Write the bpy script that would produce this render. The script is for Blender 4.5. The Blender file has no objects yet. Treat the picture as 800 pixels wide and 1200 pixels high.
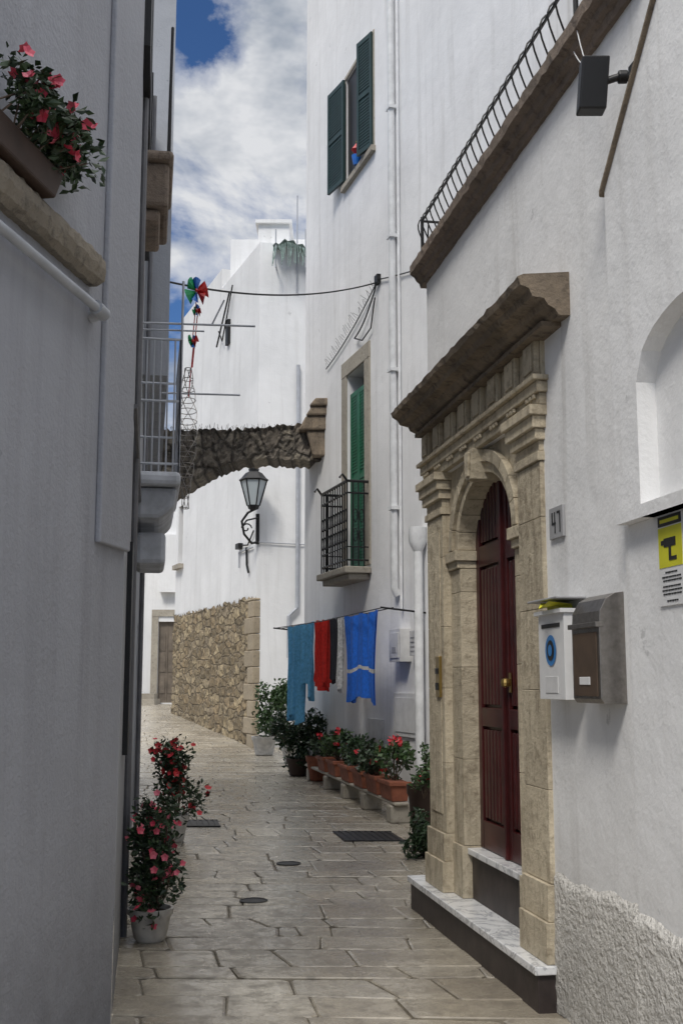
import bpy, math, random, bmesh
from mathutils import Vector, Matrix
random.seed(7)
S=bpy.context.scene
COL=S.collection

# ------------------------------------------------------------------ materials
def newmat(name):
    m=bpy.data.materials.new(name);m.use_nodes=True
    nt=m.node_tree
    return m,nt,nt.nodes["Principled BSDF"]
def N(nt,t,**k):
    n=nt.nodes.new(t)
    for a,b in k.items(): setattr(n,a,b)
    return n
def ramp(nt,stops):
    r=nt.nodes.new('ShaderNodeValToRGB')
    e=r.color_ramp.elements
    while len(e)<len(stops): e.new(0.5)
    for i,(p,c) in enumerate(stops):
        e[i].position=p
        e[i].color=(c,c,c,1) if not isinstance(c,(tuple,list)) else (*c,1)
    return r
def mix(nt,fac,a,b,mode='MIX'):
    m=nt.nodes.new('ShaderNodeMix');m.data_type='RGBA';m.blend_type=mode
    for sock,val in ((m.inputs[0],fac),(m.inputs[6],a),(m.inputs[7],b)):
        if hasattr(val,'is_output') : nt.links.new(val,sock)
        elif isinstance(val,(tuple,list)): sock.default_value=(*val,1)
        else: sock.default_value=val
    return m.outputs[2]
def noise(nt,vec,scale,detail=4,rough=.6,dist=0):
    n=N(nt,'ShaderNodeTexNoise');n.inputs['Scale'].default_value=scale
    n.inputs['Detail'].default_value=detail;n.inputs['Roughness'].default_value=rough
    n.inputs['Distortion'].default_value=dist
    nt.links.new(vec,n.inputs['Vector']);return n.outputs['Fac']
def mapping(nt,vec,sc):
    m=N(nt,'ShaderNodeMapping');m.inputs['Scale'].default_value=sc
    nt.links.new(vec,m.inputs['Vector']);return m.outputs[0]
def bump(nt,bsdf,h,strength,dist=.02,prev=None):
    b=N(nt,'ShaderNodeBump');b.inputs['Strength'].default_value=strength;b.inputs['Distance'].default_value=dist
    nt.links.new(h,b.inputs['Height'])
    if prev is not None: nt.links.new(prev,b.inputs['Normal'])
    nt.links.new(b.outputs[0],bsdf.inputs['Normal']);return b.outputs[0]
def plaster(name,col,dirt=(.33,.32,.30),rough_b=.35,stain=.5,grime_h=1.0,fsc=45,fd=.006,midb=.3):
    m,nt,b=newmat(name)
    tc=N(nt,'ShaderNodeTexCoord').outputs['Object']
    big=noise(nt,tc,.7,3,.6)
    streak=noise(nt,mapping(nt,tc,(2.6,2.6,.20)),1.6,4,.65,.4)
    fine=noise(nt,tc,fsc,2,.6);mid=noise(nt,tc,5,3,.55)
    r1=ramp(nt,[(.35,0.0),(.75,1.0)]);nt.links.new(big,r1.inputs[0])
    c=mix(nt,r1.outputs[0],tuple(x*.88 for x in col),tuple(min(1,x*1.03) for x in col))
    r2=ramp(nt,[(.52,0.0),(.78,stain)]);nt.links.new(streak,r2.inputs[0])
    mk=N(nt,'ShaderNodeMath',operation='MULTIPLY');nt.links.new(r2.outputs[0],mk.inputs[0]);nt.links.new(big,mk.inputs[1])
    c=mix(nt,mk.outputs[0],c,dirt)
    sp=N(nt,'ShaderNodeSeparateXYZ');nt.links.new(tc,sp.inputs[0])
    mr=N(nt,'ShaderNodeMapRange');mr.inputs[1].default_value=0;mr.inputs[2].default_value=grime_h
    mr.inputs[3].default_value=1.3;mr.inputs[4].default_value=0
    nt.links.new(sp.outputs[2],mr.inputs[0])
    mu=N(nt,'ShaderNodeMath',operation='MULTIPLY');nt.links.new(mr.outputs[0],mu.inputs[0]);nt.links.new(mid,mu.inputs[1])
    c=mix(nt,mu.outputs[0],c,dirt)
    r3=ramp(nt,[(.66,0.0),(.70,.8)]);nt.links.new(noise(nt,tc,3.1,6,.75),r3.inputs[0])
    c=mix(nt,r3.outputs[0],c,tuple(x*.62 for x in col))
    nt.links.new(c,b.inputs['Base Color']);b.inputs['Roughness'].default_value=.85
    p=bump(nt,b,mid,midb,.03);bump(nt,b,fine,rough_b,fd,p)
    return m
def stone(name,c1,c2,dark=(.09,.08,.07),darkamt=.6,scale=1.0,bs=.5,streaks=0):
    m,nt,b=newmat(name)
    tc=N(nt,'ShaderNodeTexCoord').outputs['Object']
    n1=noise(nt,tc,2.3*scale,5,.65);n2=noise(nt,tc,14*scale,6,.72);n3=noise(nt,tc,60*scale,2,.6)
    r=ramp(nt,[(.3,0.0),(.7,1.0)]);nt.links.new(n1,r.inputs[0])
    c=mix(nt,r.outputs[0],c1,c2)
    r2=ramp(nt,[(.52,0.0),(.70,darkamt)]);nt.links.new(n2,r2.inputs[0])
    c=mix(nt,r2.outputs[0],c,dark)
    if streaks:
        s=noise(nt,mapping(nt,tc,(5,5,.8)),1.6,5,.7,.5)
        r4=ramp(nt,[(.50,0.0),(.70,streaks)]);nt.links.new(s,r4.inputs[0])
        c=mix(nt,r4.outputs[0],c,dark)
        s2=noise(nt,tc,3.4,6,.75,.3)
        r5=ramp(nt,[(.54,0.0),(.64,streaks*.9)]);nt.links.new(s2,r5.inputs[0])
        c=mix(nt,r5.outputs[0],c,tuple(x*1.15 for x in dark))
    gi=N(nt,'ShaderNodeNewGeometry')
    rr=ramp(nt,[(0,.84),(1,1.06)]);nt.links.new(gi.outputs['Random Per Island'],rr.inputs[0])
    c=mix(nt,1.0,c,rr.outputs[0],'MULTIPLY')
    nt.links.new(c,b.inputs['Base Color']);b.inputs['Roughness'].default_value=.85
    p=bump(nt,b,n2,bs,.02);bump(nt,b,n3,bs*.6,.004,p)
    return m
def rubble(name,cols,mortar,axis='Y',sc=(2.4,3.6),bs=.9,mw=.06,dk=(.11,.10,.08)):
    m,nt,b=newmat(name)
    tc=N(nt,'ShaderNodeTexCoord').outputs['Object']
    sp=N(nt,'ShaderNodeSeparateXYZ');nt.links.new(tc,sp.inputs[0])
    cb=N(nt,'ShaderNodeCombineXYZ')
    nt.links.new(sp.outputs[1 if axis=='Y' else 0],cb.inputs[0]);nt.links.new(sp.outputs[2],cb.inputs[1])
    mp=mapping(nt,cb.outputs[0],(sc[0],sc[1],1))
    nz=N(nt,'ShaderNodeTexNoise');nz.inputs['Scale'].default_value=1.7;nz.inputs['Detail'].default_value=3;nt.links.new(mp,nz.inputs['Vector'])
    vm=mix(nt,.30,mp,nz.outputs['Color'])
    outs=[]
    for ft in ('F1','DISTANCE_TO_EDGE'):
        v=N(nt,'ShaderNodeTexVoronoi',feature=ft);v.inputs['Scale'].default_value=1;v.inputs['Randomness'].default_value=.8
        nt.links.new(vm,v.inputs['Vector']);outs.append(v)
    r=ramp(nt,[(0,cols[0]),(.35,cols[1]),(.65,cols[2]),(1,cols[3])])
    s2=N(nt,'ShaderNodeSeparateColor');nt.links.new(outs[0].outputs['Color'],s2.inputs[0]);nt.links.new(s2.outputs[0],r.inputs[0])
    n2=noise(nt,tc,7,6,.75)
    r2=ramp(nt,[(.44,0.0),(.66,.8)]);nt.links.new(n2,r2.inputs[0])
    r3=ramp(nt,[(0,0.0),(mw,1.0)]);nt.links.new(outs[1].outputs['Distance'],r3.inputs[0])
    c=mix(nt,r3.outputs[0],mortar,r.outputs[0])
    c=mix(nt,r2.outputs[0],c,dk)
    nt.links.new(c,b.inputs['Base Color']);b.inputs['Roughness'].default_value=.9
    p=bump(nt,b,r3.outputs[0],bs,.04);bump(nt,b,n2,.8,.05,p)
    return m
def simple(name,col,rough=.5,metal=0,var=.25,sc=8,bs=.1):
    m,nt,b=newmat(name)
    tc=N(nt,'ShaderNodeTexCoord').outputs['Object']
    n=noise(nt,tc,sc,3,.6)
    r=ramp(nt,[(.3,1-var),(.7,1+var*.3)]);nt.links.new(n,r.inputs[0])
    c=mix(nt,1.0,col,r.outputs[0],'MULTIPLY')
    nt.links.new(c,b.inputs['Base Color']);b.inputs['Roughness'].default_value=rough;b.inputs['Metallic'].default_value=metal
    if bs: bump(nt,b,n,bs,.01)
    return m
def leafmat(name,c1,c2,rough=.5):
    m,nt,b=newmat(name)
    gi=N(nt,'ShaderNodeNewGeometry')
    r=ramp(nt,[(0,c1),(1,c2)]);nt.links.new(gi.outputs['Random Per Island'],r.inputs[0])
    nt.links.new(r.outputs[0],b.inputs['Base Color']);b.inputs['Roughness'].default_value=rough
    return m

M={}
M['white']=plaster('whitewash_plaster',(.83,.83,.83),dirt=(.36,.34,.31),stain=.9)
M['whitec']=plaster('whitewash_plaster_tall',(.82,.82,.825),dirt=(.40,.39,.37),stain=.7,midb=.25)
M['whitefar']=plaster('whitewash_plaster_far',(.81,.815,.82),stain=.5,midb=.25)
M['grey']=plaster('shade_toned_plaster',(.34,.35,.385),dirt=(.17,.17,.18),stain=.7,rough_b=.7)  # left wall's shade is put into this darker base colour
M['grey2']=plaster('shaded_lime_plaster',(.34,.355,.385),dirt=(.12,.12,.125),stain=1.0)  # lime plaster with the row's shade painted into its colour
M['stucco']=plaster('rough_stucco',(.64,.62,.58),rough_b=1.0,stain=.5,fsc=34,fd=.02,grime_h=.8)
M['lime']=stone('limestone',(.60,.525,.39),(.50,.43,.315),dark=(.19,.15,.10),darkamt=.7,streaks=.6,bs=.8)
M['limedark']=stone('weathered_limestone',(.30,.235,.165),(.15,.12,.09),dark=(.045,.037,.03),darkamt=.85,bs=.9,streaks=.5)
M['slabst']=stone('balcony_stone',(.26,.20,.155),(.15,.12,.095),dark=(.05,.04,.035),darkamt=.8,bs=.9)
M['limegrey']=stone('grey_limestone',(.42,.385,.32),(.31,.28,.235),dark=(.12,.105,.085),darkamt=.6)
M['ledge']=stone('ledge_stone',(.27,.235,.185),(.20,.175,.14),dark=(.07,.06,.05),darkamt=.8,bs=1)
M['quoin']=stone('quoin_stone',(.42,.35,.25),(.32,.265,.19),dark=(.13,.11,.08),darkamt=.6)
M['rubble']=rubble('rubble_masonry',[(.33,.25,.15),(.20,.155,.095),(.40,.32,.20),(.26,.21,.145)],(.16,.13,.09),sc=(3.0,5.4),mw=.10,dk=(.09,.075,.05))
M['archst']=rubble('arch_masonry',[(.28,.24,.19),(.18,.155,.125),(.34,.30,.235),(.23,.20,.165)],(.08,.07,.06),'X',(5.5,4.5),.9,.12,(.06,.052,.045))
M['red']=simple('dark_red_wood',(.055,.007,.007),.38,0,.5,5,.1)
M['basalt']=simple('dark_riser_stone',(.045,.033,.030),.5,0,.5,7,.3)
M['iron']=simple('black_iron',(.012,.012,.013),.5,.3,.3,20,.1)
M['black']=simple('black_plastic',(.008,.008,.009),.45,0,.2)
M['pipe']=simple('white_painted_pipe',(.72,.73,.74),.5,0,.2,6)
M['pipegrey']=simple('grey_painted_pipe',(.42,.44,.48),.5,0,.2,6)
M['pipedark']=simple('dark_weathered_pipe',(.14,.14,.15),.6,0,.3,6)
M['balc']=simple('pale_balcony_plaster',(.50,.52,.56),.8,0,.35,5,.3)
M['steel']=simple('brushed_steel',(.30,.28,.26),.38,.9,.25,30,.05)
M['boxwhite']=simple('white_enamel',(.72,.72,.72),.4,0,.08)
M['panel']=simple('grey_panel',(.62,.62,.62),.6,0,.15)
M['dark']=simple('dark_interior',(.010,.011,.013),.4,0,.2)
M['green']=simple('green_shutter_paint',(.012,.13,.065),.5,0,.3)
M['greend']=simple('dark_green_shutter_paint',(.018,.045,.045),.5,0,.3)
M['terra']=simple('terracotta',(.30,.10,.055),.8,0,.35,9,.2)
M['potwhite']=simple('white_pot',(.62,.60,.56),.6,0,.3,10)
M['brownpot']=simple('brown_pot',(.05,.028,.02),.6,0,.3)
M['soil']=simple('soil',(.03,.02,.015),.9,0,.4,20,.5)
M['leafd']=leafmat('dark_leaves',(.010,.024,.010),(.035,.07,.025))
M['leafm']=leafmat('green_leaves',(.02,.05,.012),(.07,.13,.04))
M['pink']=leafmat('pink_petals',(.50,.03,.07),(.72,.18,.24))
M['redp']=leafmat('red_petals',(.45,.01,.015),(.65,.05,.07))
M['cblue']=simple('blue_towel_cloth',(.012,.13,.60),.9,0,.3,25,.4)
M['clblue']=simple('light_blue_cloth',(.15,.46,.74),.9,0,.3,25,.3)
M['cred']=simple('red_cloth',(.58,.022,.015),.9,0,.3,25,.3)
M['cdark']=simple('dark_cloth',(.02,.02,.03),.9,0,.3,25,.3)
M['cpale']=simple('pale_cloth',(.55,.55,.55),.9,0,.5,30,.3)
M['yellow']=simple('yellow_print',(.62,.60,.03),.5,0,.1)
M['signw']=simple('sign_white',(.72,.72,.72),.4,0,.08)
M['ink']=simple('ink',(.02,.02,.02),.5,0,0)
M['blueprint']=simple('blue_print',(.04,.20,.50),.4,0,.1)
M['plate']=simple('grey_plate',(.36,.36,.37),.5,0,.2)
M['brown']=simple('brown_wood',(.09,.06,.04),.6,0,.3)
M['fardoor']=simple('faded_door_wood',(.17,.14,.11),.7,0,.4,3)
M['pg']=simple('green_plastic',(.01,.30,.10),.4);M['pr']=simple('red_plastic',(.55,.02,.02),.4);M['pb']=simple('blue_plastic',(.02,.15,.55),.4)
M['brass']=simple('brass',(.5,.35,.12),.3,.9,.2)
M['net']=simple('green_grey_canopy',(.30,.40,.37),.7,0,.5,12)
m,nt,b=newmat('lamp_glass');b.inputs['Base Color'].default_value=(.45,.5,.52,1);b.inputs['Roughness'].default_value=.15
M['glass']=m
# marble with grey veins
m,nt,b=newmat('marble')
tc=N(nt,'ShaderNodeTexCoord').outputs['Object']
n1=noise(nt,tc,4,6,.7,1.5);r=ramp(nt,[(.35,(.78,.78,.78)),(.5,(.70,.71,.72)),(.54,(.38,.39,.41)),(.6,(.74,.74,.74))]);nt.links.new(n1,r.inputs[0])
nt.links.new(r.outputs[0],b.inputs['Base Color']);b.inputs['Roughness'].default_value=.22
M['marble']=m
# paving
m,nt,b=newmat('limestone_paving')
tc=N(nt,'ShaderNodeTexCoord').outputs['Object']
gi=N(nt,'ShaderNodeNewGeometry')
r=ramp(nt,[(0,(.32,.285,.225)),(.35,(.44,.395,.315)),(.7,(.37,.34,.285)),(1,(.54,.49,.395))]);nt.links.new(gi.outputs['Random Per Island'],r.inputs[0])
n1=noise(nt,tc,.9,5,.65);n2=noise(nt,tc,8,6,.75);n3=noise(nt,tc,50,2,.6)
r2=ramp(nt,[(.40,0.0),(.62,.72)]);nt.links.new(n1,r2.inputs[0])
c=mix(nt,r2.outputs[0],r.outputs[0],(.22,.19,.15))
r3=ramp(nt,[(.46,0.0),(.62,.7)]);nt.links.new(n2,r3.inputs[0])
c=mix(nt,r3.outputs[0],c,(.14,.12,.095))
nt.links.new(c,b.inputs['Base Color'])
rr=ramp(nt,[(.36,.10),(.60,.42)]);nt.links.new(n2,rr.inputs[0]);nt.links.new(rr.outputs[0],b.inputs['Roughness'])
b.inputs['Specular IOR Level'].default_value=.65
p=bump(nt,b,n2,.35,.010);bump(nt,b,n3,.2,.002,p)
M['paving']=m
M['joint']=simple('paving_joint',(.15,.13,.10),.95,0,.5,12,.5)

# ------------------------------------------------------------------ mesh helpers
class Fr:
    """local frame of a wall: u along it (away from the viewer), o out of it, z up"""
    def __init__(s,X0,m,side):
        s.k=math.sqrt(1+m*m);s.X0=X0;s.d=(m/s.k,1/s.k)
        s.n=(-1/s.k,m/s.k) if side=='R' else (1/s.k,-m/s.k)
    def __call__(s,u,o,z):
        return Vector((s.X0+s.d[0]*u+s.n[0]*o, s.d[1]*u+s.n[1]*o, z))
class Plain:
    def __call__(s,u,o,z): return Vector((u,o,z))
W0=Plain()
BF=Fr(2.25,-.175,'R');CF=Fr(5.62,-.303,'R');DF=Fr(8.58,-.383,'R');RF=Fr(3.27,-.192,'R')
L1=Fr(-2.0875,.175,'L');L2=Fr(-.13,-.168,'L')
def zg(Y): return max(0,min(.8,(Y-27)*.073))

class MB:
    def __init__(s): s.v=[];s.f=[];s.mi=[]
    def add(s,vs,fs,mi=0):
        b=len(s.v);s.v+= [tuple(x) for x in vs];s.f+=[tuple(b+i for i in f) for f in fs];s.mi+=[mi]*len(fs)
    def box(s,fr,u0,u1,o0,o1,z0,z1,mi=0):
        P=[fr(u,o,z) for z in (z0,z1) for o in (o0,o1) for u in (u0,u1)]
        s.add(P,[(0,1,3,2),(4,6,7,5),(0,4,5,1),(2,3,7,6),(0,2,6,4),(1,5,7,3)],mi)
    def quad(s,a,b,c,d,mi=0): s.add([a,b,c,d],[(0,1,2,3)],mi)
    def tube(s,pts,r,seg=8,mi=0,cap=True):
        pts=[Vector(p) for p in pts];n=len(pts);vs=[];prev=None
        for i,p in enumerate(pts):
            t=(pts[min(i+1,n-1)]-pts[max(i-1,0)])
            if t.length<1e-7: t=Vector((0,0,1))
            t.normalize()
            if prev is None:
                up=Vector((0,0,1)) if abs(t.z)<.9 else Vector((1,0,0))
                x=t.cross(up).normalized()
            else:
                x=(prev-t*prev.dot(t)).normalized()
            prev=x;y=t.cross(x)
            rr=r[i] if isinstance(r,(list,tuple)) else r
            for j in range(seg):
                a=2*math.pi*j/seg;vs.append(p+x*rr*math.cos(a)+y*rr*math.sin(a))
        fs=[(i*seg+j,i*seg+(j+1)%seg,(i+1)*seg+(j+1)%seg,(i+1)*seg+j) for i in range(n-1) for j in range(seg)]
        if cap: fs+=[tuple(range(seg))[::-1],tuple((n-1)*seg+j for j in range(seg))]
        s.add(vs,fs,mi)
    def lathe(s,c,prof,seg=24,mi=0):
        c=Vector(c);vs=[]
        for r,z in prof:
            for j in range(seg):
                a=2*math.pi*j/seg;vs.append(c+Vector((r*math.cos(a),r*math.sin(a),z)))
        n=len(prof)
        fs=[(i*seg+j,i*seg+(j+1)%seg,(i+1)*seg+(j+1)%seg,(i+1)*seg+j) for i in range(n-1) for j in range(seg)]
        fs+=[tuple(range(seg))[::-1],tuple((n-1)*seg+j for j in range(seg))]
        s.add(vs,fs,mi)
    def prism(s,fr,poly,o0,o1,mi=0):
        n=len(poly);vs=[fr(u,o0,z) for u,z in poly]+[fr(u,o1,z) for u,z in poly]
        s.add(vs,[tuple(range(n)),tuple(range(2*n-1,n-1,-1))]+[(i,(i+1)%n,n+(i+1)%n,n+i) for i in range(n)],mi)
    def wall(s,fr,u0,u1,z0,z1,holes=(),o=0,mi=0,depth=.25):
        us=sorted({u0,u1}|{h[0] for h in holes}|{h[1] for h in holes});zs=sorted({z0,z1}|{h[2] for h in holes}|{h[3] for h in holes})
        idx={};vs=[]
        for i,u in enumerate(us):
            for j,z in enumerate(zs): idx[i,j]=len(vs);vs.append(fr(u,o,z))
        fs=[]
        for i in range(len(us)-1):
            for j in range(len(zs)-1):
                cu=(us[i]+us[i+1])/2;cz=(zs[j]+zs[j+1])/2
                if any(h[0]<cu<h[1] and h[2]<cz<h[3] for h in holes): continue
                fs.append((idx[i,j],idx[i+1,j],idx[i+1,j+1],idx[i,j+1]))
        s.add(vs,fs,mi)
        for h in holes:
            a,b_,c_,d_=h[:4];D=o-depth
            s.quad(fr(a,o,c_),fr(a,o,d_),fr(a,D,d_),fr(a,D,c_),mi);s.quad(fr(b_,o,c_),fr(b_,o,d_),fr(b_,D,d_),fr(b_,D,c_),mi)
            s.quad(fr(a,o,d_),fr(b_,o,d_),fr(b_,D,d_),fr(a,D,d_),mi);s.quad(fr(a,o,c_),fr(b_,o,c_),fr(b_,D,c_),fr(a,D,c_),mi)
    def leaves(s,n,fn,size,mi=0,elong=2.0):
        for _ in range(n):
            p=Vector(fn());d=Vector((random.gauss(0,1),random.gauss(0,1),random.gauss(0,.7)+.2)).normalized()
            w=d.cross(Vector((random.gauss(0,1),random.gauss(0,1),random.gauss(0,1)))).normalized()
            nn=d.cross(w);L=size*random.uniform(.6,1.25);Wd=L/elong
            a=p;b_=p+d*L*.5+w*Wd*.5+nn*L*.08;c_=p+d*L;e=p+d*L*.5-w*Wd*.5+nn*L*.08
            s.add([a,b_,c_,e],[(0,1,2),(0,2,3)],mi)
    def flower(s,p,r,mi):
        p=Vector(p);ax=Vector((random.gauss(0,.6),random.gauss(0,.6)-.8,random.gauss(0,.6)+.5)).normalized()
        x=ax.cross(Vector((.3,.2,.9))).normalized();y=ax.cross(x);vs=[p];fs=[]
        for k in range(5):
            a=2*math.pi*k/5;d=x*math.cos(a)+y*math.sin(a);q=x*-math.sin(a)+y*math.cos(a)
            b0=len(vs);vs+=[p+d*r*.6+q*r*.45+ax*r*.2,p+d*r+ax*r*.35,p+d*r*.6-q*r*.45+ax*r*.2];fs+=[(0,b0,b0+1),(0,b0+1,b0+2)]
        s.add(vs,fs,mi)
    def done(s,name,mats,parent=None,bevel=0,smooth=False):
        me=bpy.data.meshes.new(name);me.from_pydata(s.v,[],s.f)
        for m_ in mats: me.materials.append(M[m_])
        me.polygons.foreach_set('material_index',s.mi)
        me.update()
        bm=bmesh.new();bm.from_mesh(me);bmesh.ops.recalc_face_normals(bm,faces=bm.faces);bm.to_mesh(me);bm.free()
        o=bpy.data.objects.new(name,me);COL.objects.link(o)
        if parent:
            o.parent=parent;o.matrix_parent_inverse=Matrix.Translation(-parent.location)
        if bevel:
            bv=o.modifiers.new('bevel','BEVEL');bv.width=bevel;bv.segments=2;bv.limit_method='ANGLE'
        if smooth:
            for pl in me.polygons: pl.use_smooth=True
            try: me.set_sharp_from_angle(angle=math.radians(40))
            except Exception: pass
        return o
def root(name,loc=(0,0,0)):
    e=bpy.data.objects.new(name,None);e.location=loc;e.empty_display_size=.2;COL.objects.link(e);return e

# ------------------------------------------------------------------ ground + paving
mb=MB()
ys=[-60,0,27,38,60,400]
for i in range(len(ys)-1):
    a,b_=ys[i],ys[i+1]
    mb.quad((-400,a,zg(a)-.014),(400,a,zg(a)-.014),(400,b_,zg(b_)-.014),(-400,b_,zg(b_)-.014))
mb.done('ground',['joint'])
mb=MB()
SF=lambda u,w:(w-.1724*u, .985*u)
rnd=random.Random(3)
def course(u,seed):
    ph=[random.Random(seed*13+i).uniform(0,6) for i in range(3)]
    return lambda w:u+.035*math.sin(w*1.3+ph[0])+.02*math.sin(w*3.7+ph[1])+.02*(w-1)*math.sin(ph[2])
u=1.2;row=0;low=course(u,0)
while u<46:
    h=rnd.choice([.28,.34,.40,.46,.55]);row+=1;high=course(u+h,row)
    w0,w1=(-.62,4.3) if u<20 else (-5.5,3.6)
    w=w0+rnd.uniform(-.3,0);sk=rnd.uniform(-.05,.05)
    while w<w1:
        L=rnd.choice([.34,.44,.54,.66,.8,.95]);g=.005;sk2=rnd.uniform(-.05,.05)
        polys=[[(0,0),(0,1),(1,1),(1,0)]]
        rr_=rnd.random()
        if rr_<.14 and h>.4: m_=rnd.uniform(.4,.6);polys=[[(0,0),(0,1),(m_,1),(m_+.05,0)],[(m_+.05,0),(m_,1),(1,1),(1,0)]]
        elif rr_<.24: m_=rnd.uniform(.35,.65);polys=[[(0,0),(0,m_),(1,m_-.1),(1,0)],[(0,m_),(0,1),(1,1),(1,m_-.1)]]
        for pl in polys:
            q=[]
            for tu,tw in pl:
                wl=w+sk*(tu-.5)+tw*(L+(sk2-sk)*(tu-.5))
                uu=low(wl)*(1-tu)+high(wl)*tu
                q.append((uu,wl))
            cu=sum(x for x,_ in q)/4;cw=sum(y for _,y in q)/4
            def sh(P,d):
                out=[]
                for x,y in P:
                    out.append((x+(d if x<cu else -d)+rnd.uniform(-.004,.004),y+(d if y<cw else -d)+rnd.uniform(-.004,.004)))
                return out
            zt=rnd.uniform(-.003,.003);tx=rnd.uniform(-.007,.007);ty=rnd.uniform(-.007,.007)
            def V(uu,ww,dz):
                X,Y=SF(uu,ww);return (X,Y,zg(Y)+zt+tx*(uu-cu)*2+ty*(ww-cw)*2+dz)
            qa=sh(q,g)
            def cc(P,c_=.03):
                o_=[]
                for i in range(4):
                    p0,p1,p2=P[i-1],P[i],P[(i+1)%4]
                    for t in (p0,p2):
                        dx,dy=t[0]-p1[0],t[1]-p1[1];l=math.hypot(dx,dy)+1e-6
                        o_.append((p1[0]+dx/l*c_,p1[1]+dy/l*c_))
                return o_
            oc=cc(qa,rnd.uniform(.010,.035));k=8
            cx=sum(x for x,_ in oc)/8;cy=sum(y for _,y in oc)/8
            inn=[(x+(cx-x)*.04,y+(cy-y)*.04) for x,y in oc]
            mid=[V(x,y,-.006) for x,y in oc];bt=[V(x,y,-.025) for x,y in oc];tp=[V(x,y,0) for x,y in inn]
            fs=[tuple(range(16,24))]+[(i,(i+1)%k,k+(i+1)%k,k+i) for i in range(k)]+[(k+i,k+(i+1)%k,2*k+(i+1)%k,2*k+i) for i in range(k)]
            mb.add(bt+mid+tp,fs)
        w+=L;sk=sk2
    u+=h;low=high
mb.done('street_paving',['paving'])

# ------------------------------------------------------------------ building B: the house with the stone portal
R=root('white_townhouse_with_portal',(1.5,7,0))
WO=.14
mb=MB()
mb.wall(BF,4.6,8.5,0,4.62,holes=[(6.3,8.2,0,3.05)],o=WO,depth=.34)
mb.wall(BF,2.4,4.6,0,7.5,o=WO)
mb.quad(BF(8.5,WO,0),BF(8.5,-1.8,0),BF(8.5,-1.8,4.78),BF(8.5,WO,4.78))
mb.quad(BF(4.6,WO,4.76),BF(8.5,WO,4.76),BF(8.5,-.9,4.76),BF(4.6,-.9,4.76))
mb.wall(BF,2.4,8.5,4.7,9.0,o=-.9)
mb.quad(BF(4.6,WO,4.78),BF(4.6,-.9,4.78),BF(4.6,-.9,7.5),BF(4.6,WO,7.5))
mb.done('facade',['white'],R)
def roughbox(mb,u0,u1,o0,o1,z0,z1):
    nu=int((u1-u0)/.03);nz=int((z1-z0)/.03);vs=[];rn=random.Random(9)
    edge=[.03*math.sin(i*.17)+.015*math.sin(i*.61) for i in range(nu+1)]
    for j in range(nz+1):
        for i in range(nu+1):
            e=(j==nz)
            vs.append(BF(u0+(u1-u0)*i/nu,(o1 if not e else o0)+(rn.uniform(-.003,.003)+.004*math.sin(i*.5+j*.3))*(not e),z0+(z1-z0+edge[i]*.5)*j/nz+rn.uniform(-.004,.004)*(j>=nz-1)))
    mb.add(vs,[(j*(nu+1)+i,j*(nu+1)+i+1,(j+1)*(nu+1)+i+1,(j+1)*(nu+1)+i) for j in range(nz) for i in range(nu)])
mb=MB();roughbox(mb,4.95,6.03,WO,WO+.018,0,.67);roughbox(mb,2.6,5.0,.17,.192,0,.66);mb.box(BF,6.015,6.03,WO-.05,WO+.014,0,.64)
mb.quad(BF(5.0,.12,0),BF(5.0,.192,0),BF(5.0,.192,.62),BF(5.0,.12,.62));mb.done('stucco_base',['stucco'],R,smooth=True)
# near block
mb=MB();
mb.box(BF,2.4,5.0,-.3,.17,0,2.265)
sl=lambda u:3.83+(4.9-u)*.98
UC,UW=4.20,.51
def arch_z(u): t=(u-UC)/UW;return 2.83+.24*math.sqrt(max(0,1-t*t))
o=.225;ua,ub=UC+UW,UC-UW;ue=4.96
mb.quad(BF(ue,o,2.266),BF(ua,o,2.266),BF(ua,o,sl(ua)),BF(ue,o,sl(ue)))
mb.quad(BF(ub,o,2.266),BF(2.6,o,2.266),BF(2.6,o,sl(2.6)),BF(ub,o,sl(ub)))
n=16;uu=[ua-(ua-ub)*i/n for i in range(n+1)]
for i in range(n):
    a,b_=uu[i],uu[i+1]
    mb.quad(BF(a,o,arch_z(a)),BF(b_,o,arch_z(b_)),BF(b_,o,sl(b_)),BF(a,o,sl(a)))
    mb.quad(BF(a,o,arch_z(a)),BF(b_,o,arch_z(b_)),BF(b_,-.2,arch_z(b_)),BF(a,-.2,arch_z(a)))
for e in (ua,ub): mb.quad(BF(e,o,2.32),BF(e,-.2,2.32),BF(e,-.2,2.83),BF(e,o,2.83))
mb.box(BF,ub,ua,-.2,o,2.266,2.32)
mb.quad(BF(ua,-.2,2.32),BF(ub,-.2,2.32),BF(ub,-.2,3.2),BF(ua,-.2,3.2))
mb.quad(BF(ue,o,2.266),BF(2.6,o,2.266),BF(2.6,-.3,2.266),BF(ue,-.3,2.266))
mb.quad(BF(ue,o,2.266),BF(ue,-.3,2.266),BF(ue,-.3,sl(ue)),BF(ue,o,sl(ue)))
mb.done('side_block',['white'],R)
mb=MB();mb.prism(BF,[(4.98,sl(4.98)),(2.6,sl(2.6)),(2.6,sl(2.6)+.03),(4.98,sl(4.98)+.03)],.1,.245);mb.done('sloping_coping',['limedark'],R,.006)
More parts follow.
